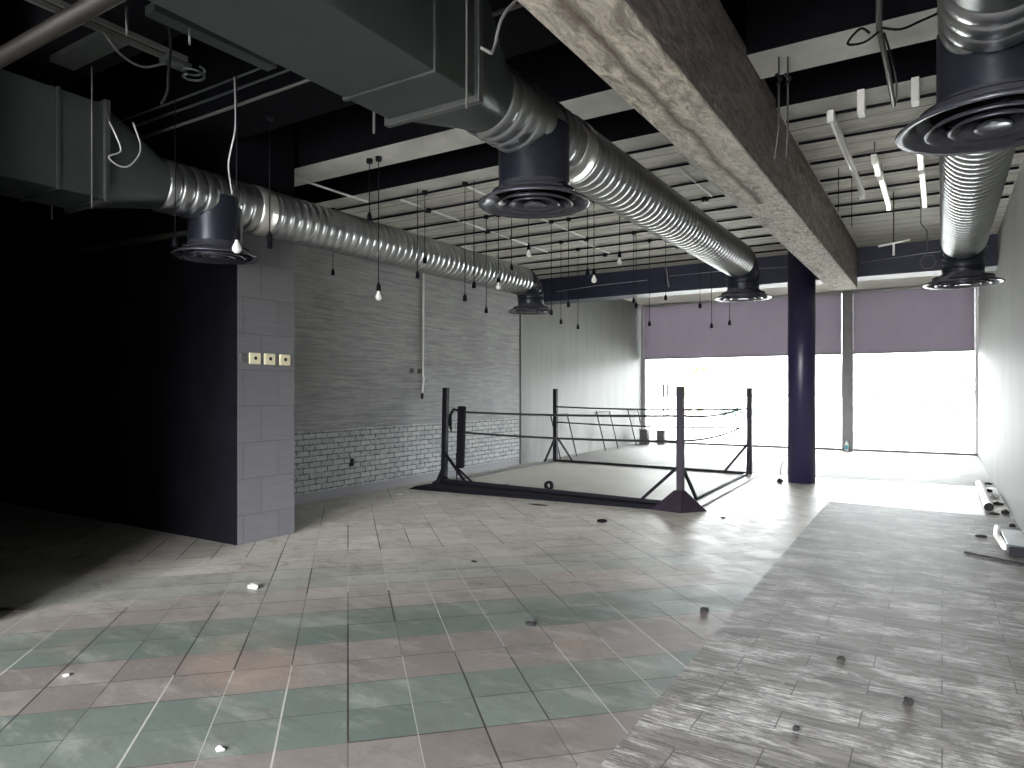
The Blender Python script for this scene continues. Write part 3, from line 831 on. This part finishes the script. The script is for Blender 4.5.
b = MB(); b.bar((-4.18, 2.45, 3.885), (-4.15, 3.35, 3.885), .11, .06)
r = tag(b.build('steel_channel', M['galvdark']), 'pale steel channel tucked beside the middle box duct', 'steel channel')
for x0, x1, lab in ((-5.45, -4.72, 'grey strip for the bare underside of the black joist, above the left box duct'), (-4.06, -3.60, 'grey strip for the bare underside of the black joist, between the two box ducts')):
    b = MB(); b.box(x0, x1, 2.45, 2.62, 3.875, 3.92)  # strips added in place of the grey parts of the joist underside
    tag(b.build('ceiling_joist_strip', M['galv'], bevel=.005), lab, 'joist strip', 'grey joist strips')
# hanging loose cables
def cable(pts, rr, m, label):
    b = MB(); b.tube(spl(pts), rr, 8)
    return tag(b.build('hanging_cable', M[m]), label, 'cable')
cable([(-4.26, 2.62, 3.925), (-4.25, 2.63, 3.75), (-4.26, 2.62, 3.55), (-4.27, 2.62, 3.45), (-4.31, 2.60, 3.37)], .010, 'blackmetal', 'black cable dangling from the joist left of the middle box duct')
cable([(-4.53, 3.31, 3.875), (-4.53, 3.32, 3.6), (-4.53, 3.31, 3.45), (-4.57, 3.30, 3.3), (-4.60, 3.31, 3.2), (-4.57, 3.32, 3.0)], .006, 'alu', 'thin white cable dangling in front of the left spiral duct')
cable([(-5.365, 2.81, 3.58), (-5.33, 2.855, 3.458), (-5.32, 2.89, 3.34), (-5.32, 2.80, 3.27), (-5.31, 2.87, 3.22), (-5.31, 2.95, 3.242), (-5.32, 3.03, 3.35), (-5.33, 3.045, 3.45), (-5.35, 3.00, 3.60)], .006, 'alu', 'looped white cable at the flange of the left box duct')
cable([(-1.93, 2.80, 3.197), (-1.91, 2.837, 3.187), (-1.91, 2.873, 3.197), (-1.92, 2.918, 3.256), (-1.92, 2.94, 3.325), (-1.92, 2.975, 3.408), (-1.91, 3.03, 3.492), (-1.88, 3.10, 3.583), (-1.82, 3.25, 3.80), (-1.80, 3.30, 3.865)], .008, 'alu', 'looped pale cable at the flange of the middle box duct')
# gas-pipe style hangers seen in front of the left box duct
for x, y, z0, z1, lab in ((-4.14, 2.69, 3.75, 3.925, 'short pale rod under the black joist, nearer the middle box duct'), (-4.35, 2.40, 3.74, 3.925, 'short pale rod under the black joist, by the cable channel')):
    b = MB(); b.tube([(x, y, z0), (x, y, z1)], .008, 8)
    tag(b.build('hanger_rod', M['galv']), lab, 'rod', 'loose hanger rods')

# ------------------------------------------------------------------ overhead services, right bay
def batten(x, y0, y1, z, label, dx=0.0, lit=True):
    r = empty('fluorescent_light', (x, (y0 + y1) / 2, z), label, 'fluorescent light', 'white fluorescent battens')
    b = MB(); b.bar((x, y0, z + .02), (x + dx, y1, z + .02), .055, .045); b.build('housing', M['whitepaint'], r, .006)
    b = MB(); b.tube([(x, y0 + .05, z - .03), (x + dx, y1 - .05, z - .03)], .013, 10); b.build('tube', M['lit' if lit else 'bulb'], r)
    for y, q in ((y0 + .03, 0), (y1 - .03, 1)):
        b = MB(); b.box(x + dx * q - .025, x + dx * q + .025, y - .02, y + .02, z - .05, z); b.build('tube_holder', M['whiteplastic'], r)
    for q in (.15, .85):
        b = MB(); b.tube([(x + dx * q, y0 + (y1 - y0) * q, z + .04), (x + dx * q, y0 + (y1 - y0) * q, SLAB)], .006, 6); b.build('hanger_rod', M['grey'], r)
batten(-.775, 6.15, 8.85, 3.76, 'long white fluorescent batten nearest the bare concrete beam', lit=False)
batten(-.555, 7.45, 7.95, 3.74, 'short white fluorescent batten left of the right duct, nearer of two in its row')
batten(-.545, 8.05, 9.5, 3.74, 'white fluorescent batten left of the right duct, farther of two in its row')
batten(-.178, 7.2, 7.95, 3.74, 'short white fluorescent batten right beside the right duct, nearer of two in its row')
batten(-.175, 8.05, 9.6, 3.74, 'white fluorescent batten right beside the right duct, farther of two in its row')
for x, y, lab in ((-.552, 6.22, 'small white box under the slab edge, left of the rod'), (-.175, 6.2, 'small white box under the slab edge, right of the rod')):
    b = MB(); b.box(x - .028, x + .028, y - .06, y + .08, 3.74, SLAB + .004)
    tag(b.build('ceiling_lamp_holder', M['whiteplastic'], bevel=.006), lab, 'lamp holder', 'white boxes under the slab edge')
r = empty('hanging_rod', (-.33, 5.4, 3.75), 'grey conduit rod dropping from the bare joist to the slab edge', 'conduit')
b = MB(); b.tube([(-.30, 4.40, 4.0), (-.335, 4.88, 3.78), (-.325, 5.5, 3.77), (-.32, 6.15, 3.74)], .018, 10); b.build('pipe', M['grey'], r)
b = MB(); b.tube(spl([(-.33, 4.9, 3.77), (-.42, 4.9, 3.72), (-.52, 4.95, 3.76), (-.45, 5.0, 3.86), (-.40, 5.05, 3.84)]), .008, 8); b.build('cable', M['blackmetal'], r)
b = MB(); b.tube(spl([(-.33, 4.9, 3.79), (-.22, 4.95, 3.77), (-.10, 5.05, 3.84), (.02, 5.12, 3.90)]), .008, 8); b.build('cable', M['blackmetal'], r)
b = MB(); b.tube(spl([(-.31, 4.95, 3.77), (-.27, 5.4, 3.68), (-.30, 6.1, 3.74)]), .007, 8); b.build('cable', M['blackmetal'], r)
for x, y, lab, s in ((-1.00, 5.25, 'pale wire hanging from the bare joist beside the concrete beam, left of two', -.03), (-.945, 5.28, 'pale wire hanging from the bare joist beside the concrete beam, right of two', -.01)):
    r = empty('hanging_wire', (x, y, 3.0), lab, 'wire', 'pale wires by the concrete beam')
    b = MB(); b.tube([(x, y, SLAB), (x, y, 3.4), (x + s, y, 3.19)], .007, 8); b.build('wire', M['grey'], r)
    b = MB(); b.tube([(x - .02, y, 3.80), (x + .015, y, 3.76), (x - .01, y, 3.72)], .012, 8); b.build('knot', M['debris'], r)
r = empty('hanging_hook', (-.495, 9.5, 3.2), 'white T-shaped holder hanging on a black cord before the navy beam', 'hanger')
b = MB(); b.tube([(-.495, 9.5, 3.30), (-.495, 9.5, SLAB)], .006, 8); b.build('cord', M['blackmetal'], r)
b = MB(); b.tube([(-.66, 9.5, 3.275), (-.32, 9.5, 3.315)], .013, 8); b.build('cross_bar', M['whitepaint'], r)
b = MB(); b.tube([(-.495, 9.5, 3.29), (-.495, 9.5, 3.15)], .013, 8); b.build('stem', M['whitepaint'], r)
r = empty('hanging_wire_loop', (-.14, 9.5, 3.0), 'pale wire ending in a loop before the navy beam, beside the right duct', 'wire')
b = MB(); b.tube([(-.21, 9.5, SLAB + .01), (-.215, 9.5, 3.5), (-.15, 9.5, 3.40), (-.145, 9.5, 3.12)], .006, 8)
b.tube([(-.14 + .085 * math.cos(a), 9.5, 3.035 + .085 * math.sin(a)) for a in [k * PI / 3 for k in range(7)]], .006, 8); b.build('wire', M['grey'], r)
for x, y, z, lab in ((-.95, 8.2, 3.45, 'thin black wire hanging near the concrete beam flank, left of two'), (-.86, 8.6, 3.35, 'thin black wire hanging near the concrete beam flank, right of two')):
    b = MB(); b.tube([(x, y, SLAB), (x, y, z)], .004, 6)
    tag(b.build('hanging_wire', M['blackmetal']), lab, 'wire', 'black wires by the concrete beam')
# pale cable on the navy beam
for x0, x1, z0, z1, lab in ((-6.9, -4.9, 3.62, 3.69, 'thin pale cable along the navy beam, left end'), (-4.45, -2.3, 3.73, 3.70, 'thin pale cable along the navy beam, middle stretch'), (-1.15, .6, 3.66, 3.74, 'thin pale cable along the navy beam, right of the concrete beam')):
    b = MB(); b.tube([(x0, 12.87, z0), ((x0 + x1) / 2, 12.87, (z0 + z1) / 2 + .02), (x1, 12.87, z1)], .007, 8)
    tag(b.build('beam_cable', M['alu']), lab, 'cable', 'pale cables on the navy beam')
cable([(-4.54, 12.873, 3.93), (-4.50, 12.873, 3.80), (-4.49, 12.873, 3.66), (-4.46, 12.873, 3.52)], .009, 'alu', 'short pale cable hanging crookedly on the navy beam')

# ------------------------------------------------------------------ things on the floor
def lump(name, x, y, sx, sy, sz, m, label, cat, seed, grp=None):
    rnd = random.Random(seed)
    bm = bmesh.new(); bmesh.ops.create_icosphere(bm, subdivisions=2, radius=1)
    for v in bm.verts:
        k = 1 + rnd.uniform(-.28, .28)
        v.co = Vector((v.co.x * sx * k, v.co.y * sy * k, (max(v.co.z * sz * k, -sz * .6) + sz * .6) * .7))
    me = bpy.data.meshes.new(name); bm.to_mesh(me); bm.free(); me.materials.append(M[m])
    o = bpy.data.objects.new(name, me); COL.objects.link(o)
    zz = .012 if (x > -1.12 and y < 10.1) else (.013 if (-6.7 < x < -2.9 and 8.95 < y < 12.8) else 0)
    o.location = (x, y, zz)
    return tag(o, label, cat, grp, 'thing')
lump('plastic_scrap', -4.475, 3.433, .055, .03, .028, 'paper', 'small white scrap lying on green tile before the grey partition end', 'scrap', 1)
lump('dirt_lump', -2.251, 3.831, .035, .022, .02, 'debris', 'dark lump of debris in the middle of the tile floor', 'debris', 2)
lump('dirt_lump', -3.505, 4.99, .03, .014, .012, 'debris', 'small dark chip on the pale tiles left of the middle', 'debris', 3)
lump('dirt_lump', -1.383, 4.707, .026, .022, .024, 'debris', 'dark pebble on the tiles near the edge of the plank flooring', 'debris', 4)
lump('dirt_lump', -.137, 3.786, .022, .022, .03, 'debris', 'round black pebble on the plank flooring towards the right', 'debris', 5)
lump('dirt_lump', -.476, 4.22, .022, .018, .018, 'debris', 'small dark crumb on the scuffed middle of the plank flooring', 'debris', 6)
lump('dirt_lump', -.545, 3.237, .016, .02, .02, 'debris', 'dark crumb at a plank joint close to the viewer', 'debris', 7)
lump('dirt_lump', .34, 8.565, .05, .03, .02, 'debris', 'flat black scrap on the far plank flooring near the right wall', 'debris', 8)
lump('dirt_lump', -3.927, 1.847, .018, .016, .012, 'paper', 'pale chip on the green tiles at the lower left', 'debris', 9)
lump('dirt_lump', -2.567, 1.807, .022, .016, .014, 'paper', 'pale crumb on the tiles nearest the viewer', 'debris', 10)
lump('dirt_lump', -2.793, 10.0, .03, .03, .012, 'debris', 'dark speck on the shiny tiles right of the ring', 'debris', 11)
lump('dirt_lump', -2.213, 8.3, .03, .03, .012, 'debris', 'dark speck on the shiny tiles near the front corner of the ring', 'debris', 12)
lump('dirt_lump', -4.55, 7.95, .14, .03, .012, 'debris', 'flat black strip lying before the front edge of the ring', 'debris', 13)
lump('dirt_lump', -2.277, 12.05, .05, .05, .06, 'debris', 'small dark block on the floor just left of the navy pillar', 'debris', 14)
b = MB(); b.lathe((-3.33, 7.306, 0), [(.045 + .014 * math.cos(a), .014 + .014 * math.sin(a)) for a in [k * PI / 4 for k in range(8)]], 20, closed=True)
tag(b.build('black_ring', M['rubber']), 'small black rubber ring on the tiles before the boxing ring', 'ring')
b = MB(); b.tube([(-5.34, 2.26, .012), (-5.50, 2.12, .016), (-5.68, 1.98, .014)], [.006, .014, .012], 8)
tag(b.build('stick', M['debris']), 'black stick on the tile floor at the left edge', 'stick')
r = empty('roll_of_tape', (-5.05, 9.16, .01), 'black reel with a loose end lying inside the ring behind its front edge', 'tape reel')
b = MB(); b.lathe((-5.05, 9.16, .085), [(.035, -.03), (.07, -.03), (.07, .03), (.035, .03)], 20, 'y', closed=True); b.build('reel', M['rubber'], r)
b = MB(); b.bar((-5.12, 9.16, .02), (-5.38, 9.10, .016), .05, .008); b.build('loose_end', M['rubber'], r)
lump('dirt_lump', -5.85, 9.20, .05, .04, .03, 'dustpipe', 'brown lump inside the ring behind its front edge', 'debris', 16)
lump('plastic_scrap', -6.75, 7.72, .05, .03, .015, 'paper', 'pale scrap on the floor between the brickwork and the ring', 'scrap', 17)

# white tubes by the right wall
r = empty('plastic_pipe', (.49, 11.8, .05), 'white plastic pipe lying by the right wall beyond the plank flooring', 'pipe')
b = MB(); b.lathe((.50, 0, .055), [(.055, 10.5), (.055, 13.1)], 20, 'y')
b.build('barrel', M['whiteplastic'], r)
b = MB(); b.lathe((.50, 0, .055), [(.001, 10.53), (.053, 10.53)], 20, 'y'); b.build('open_end', M['debris'], r)  # dark disc in the bore stands for the shade inside
r = empty('light_housing', (.58, 8.4, .012), 'white edged dark metal housing lying on the planks against the right wall', 'light housing')
b = MB(); b.tube([(.50, 9.0, .05), (.47, 8.5, .05), (.50, 7.95, .045)], .03, 12); b.build('white_edge', M['whiteplastic'], r)
b = MB(); b.prism([(.51, 7.80, .012), (.70, 7.72, .012), (.70, 8.95, .012), (.52, 8.95, .012)], [(.51, 7.80, .10), (.70, 7.72, .10), (.70, 8.95, .05), (.52, 8.95, .05)])
b.build('tray', M['galv'], r, .004)
b = MB(); b.box(.515, .70, 7.66, 7.73, .014, .105); b.build('end_plate', M['blackmetal'], r, .004)
wd = [(.64, 13.6, .05, .08, .03, 'debris', 'dark scrap at the foot of the right wall, farthest'), (.60, 12.6, .04, .06, .04, 'debris', 'dark crumb at the foot of the right wall beside the white pipe'),
      (.64, 11.9, .06, .10, .05, 'paper', 'white crumpled scrap at the foot of the right wall'), (.63, 11.2, .07, .04, .035, 'debris', 'flat dark scrap between the white pipe and the right wall'),
      (.66, 10.4, .04, .05, .05, 'debris', 'dark clod at the end of the plank flooring by the right wall'), (.55, 10.3, .06, .05, .02, 'debris', 'dark shred in front of the open end of the white pipe'), (.66, 9.4, .03, .04, .03, 'debris', 'dark crumb behind the white edged housing by the right wall')]
for i, (x, y, sx, sy, sz, m, lab) in enumerate(wd):
    lump('dirt_lump', x, y, sx, sy, sz, m, lab, 'debris', 30 + i)
b = MB(); b.bar((.18, 7.62, .022), (.62, 7.35, .022), .03, .012)
tag(b.build('wood_strip', M['debris']), 'dark thin strip lying on the planks before the metal housing', 'strip')
cable([(-2.25, 12.15, .01), (-2.32, 12.3, .15), (-2.30, 12.45, .32), (-2.22, 12.5, .45)], .006, 'grey', 'thin stiff cable sticking up left of the navy pillar')

# ------------------------------------------------------------------ outdoors
b = MB(); b.box(-120, 120, FRONT + .2, 220, -.3, -.06)
struct(b.build('ground', M['asphalt']), 'bright paved ground outside the window', 'ground')
b = MB(); b.box(-40, 40, -60, YB - .2, -.3, -.02)
struct(b.build('ground', M['asphalt']), 'unseen paved ground behind the added back doorway', 'ground')

def palm(x, y, h, R, n, label, seed):
    rnd = random.Random(seed)
    r = empty('palm_tree', (x, y, -.06), label, 'palm tree', 'palm trees outside')
    b = MB(); b.tube([(x, y, -.06), (x + .1, y, h * .5), (x, y, h)], [.28, .22, .2], 12); b.build('trunk', M['bark'], r)
    for k in range(n):
        a = 2 * PI * k / n + rnd.uniform(-.2, .2); up = rnd.uniform(-.2, 1.0); L = R * rnd.uniform(.8, 1.15)
        pts = []
        for i in range(7):
            s = i / 6
            pts.append(Vector((x + math.cos(a) * L * s * math.cos(up * .7), y + math.sin(a) * L * s * math.cos(up * .7), h + L * (s * math.sin(up) - s * s * 1.0))))
        side = Vector((-math.sin(a), math.cos(a), 0)); b = MB()
        for i in range(1, 7):
            for sg in (-1, 1):
                w = .75 * R / 2 * math.sin(PI * (.15 + .8 * i / 6))
                p0, p1 = pts[i - 1], pts[i]
                for q in (0, .5):
                    c0 = p0.lerp(p1, q); c1 = p0.lerp(p1, q + .3)
                    tip = c0.lerp(c1, .9) + side * sg * w + Vector((0, 0, -w * .55)) + (p1 - p0) * .6
                    b.add([c0, c1, tip], [(0, 1, 2)])
        b.tube(pts, .03, 5); b.build('frond', M['leaf'], r)
palm(-16.4, 54.6, 3.4, 1.9, 18, 'pale sunlit palm tree outside the left window, fuller one', 3)
palm(-15.0, 47.2, 2.2, 1.1, 12, 'smaller pale palm outside the left window, left of the fuller palm', 5)

def bush(x, y, R, h, label, seed):
    rnd = random.Random(seed); bm = bmesh.new()
    for k in range(260):
        a, u = rnd.uniform(0, 2 * PI), rnd.uniform(-.9, 1); q = (1 - u * u) ** .5
        c = Vector((R * q * math.cos(a), R * q * math.sin(a), h * .5 + u * h * .5)) * rnd.uniform(.75, 1)
        t1 = Vector((rnd.uniform(-1, 1), rnd.uniform(-1, 1), rnd.uniform(-1, 1))).normalized(); t2 = t1.cross(Vector((rnd.uniform(-1, 1), rnd.uniform(-1, 1), 1))).normalized()
        s = R * .16
        vs = [bm.verts.new(c + t1 * s), bm.verts.new(c + t2 * s * .5), bm.verts.new(c - t1 * s), bm.verts.new(c - t2 * s * .5)]
        bm.faces.new(vs)
    me = bpy.data.meshes.new('bush'); bm.to_mesh(me); bm.free(); me.materials.append(M['bush'])
    r = empty('bush', (x, y, -.06), label, 'bush', 'bushes outside')
    o = bpy.data.objects.new('foliage', me); COL.objects.link(o); o.parent = r
    b = MB(); b.tube([(x, y, -.06), (x, y, h * .6)], .06, 8); b.build('stem', M['bark'], r)
bush(-9.95, 40.9, 1.1, .8, 'pale green bush outside the left window behind the right ring post', 1)
bush(.4, 60.0, 2.0, 3.4, 'hazy green treetop outside the right window', 2)
bush(-4.5, 67.9, 1.3, 2.0, 'hazy small bush outside the right window, near the grey post', 4)

r = empty('street_fence', (-2.2, 27, -.06), 'slim dark railing outside the right window', 'fence')
for k in range(9):
    b = MB(); b.bar((-2.6 + k * .02, 26 + k * 1.1, -.06), (-2.6 + k * .02, 26 + k * 1.1, 1.05), .06 if k == 0 else .04); b.build('baluster', M['bark'], r)
for z in (.15, 1.0):
    b = MB(); b.bar((-2.6, 26, z), (-2.42, 35, z), .03); b.build('rail', M['alu'], r)

# ------------------------------------------------------------------ light
w = bpy.data.worlds.new('sky'); scene.world = w; w.use_nodes = True
bg = w.node_tree.nodes['Background']
bg.inputs[0].default_value = (.97, .98, 1.0, 1)
wt = w.node_tree
tc = wt.nodes.new('ShaderNodeTexCoord'); sx = wt.nodes.new('ShaderNodeSeparateXYZ'); mr = wt.nodes.new('ShaderNodeMapRange')
wt.links.new(tc.outputs['Generated'], sx.inputs[0]); wt.links.new(sx.outputs[1], mr.inputs[0])
mr.inputs[1].default_value = -.4; mr.inputs[2].default_value = .4; mr.inputs[3].default_value = 17.5; mr.inputs[4].default_value = 9.0
# hazy sky: dim band at the horizon, much brighter overhead
me_ = wt.nodes.new('ShaderNodeMapRange'); me_.interpolation_type = 'SMOOTHSTEP'
wt.links.new(sx.outputs[2], me_.inputs[0])
me_.inputs[1].default_value = .012; me_.inputs[2].default_value = .085; me_.inputs[3].default_value = .08; me_.inputs[4].default_value = 1.0
mm = wt.nodes.new('ShaderNodeMath'); mm.operation = 'MULTIPLY'
wt.links.new(mr.outputs[0], mm.inputs[0]); wt.links.new(me_.outputs[0], mm.inputs[1])
wt.links.new(mm.outputs[0], bg.inputs[1])
def portal(name, loc, rot, sx, sy):
    l = bpy.data.lights.new(name, 'AREA'); l.shape = 'RECTANGLE'; l.size = sx; l.size_y = sy
    l.cycles.is_portal = True
    o = bpy.data.objects.new(name, l); COL.objects.link(o); o.location = loc; o.rotation_euler = rot
    return o
portal('window_portal', (-3.45, FRONT + .05, 1.25), (-PI / 2, 0, 0), 8.3, 2.5)
portal('fill_door_portal', (-1.84, YB - .1, 2.15), (PI / 2, 0, 0), 5.1, 4.3)

# ------------------------------------------------------------------ camera
cam = bpy.data.cameras.new('camera'); co = bpy.data.objects.new('camera', cam); COL.objects.link(co)
co.location = (0, 0, 1.5); co.rotation_euler = (PI / 2, 0, math.radians(31.93))
cam.sensor_width = 36; cam.lens = 36 * 690 / 1024; cam.shift_y = 8 / 1024; cam.clip_end = 500
scene.camera = co
vs = scene.view_settings
vs.view_transform = 'Standard'; vs.look = 'None'; vs.gamma = 1; vs.exposure = 1.92; vs.use_curve_mapping = False
scene.cycles.max_bounces = 10; scene.cycles.diffuse_bounces = 6; scene.cycles.glossy_bounces = 4; scene.cycles.transparent_max_bounces = 12
scene.cycles.sample_clamp_indirect = 8
scene.cycles.use_denoising = True
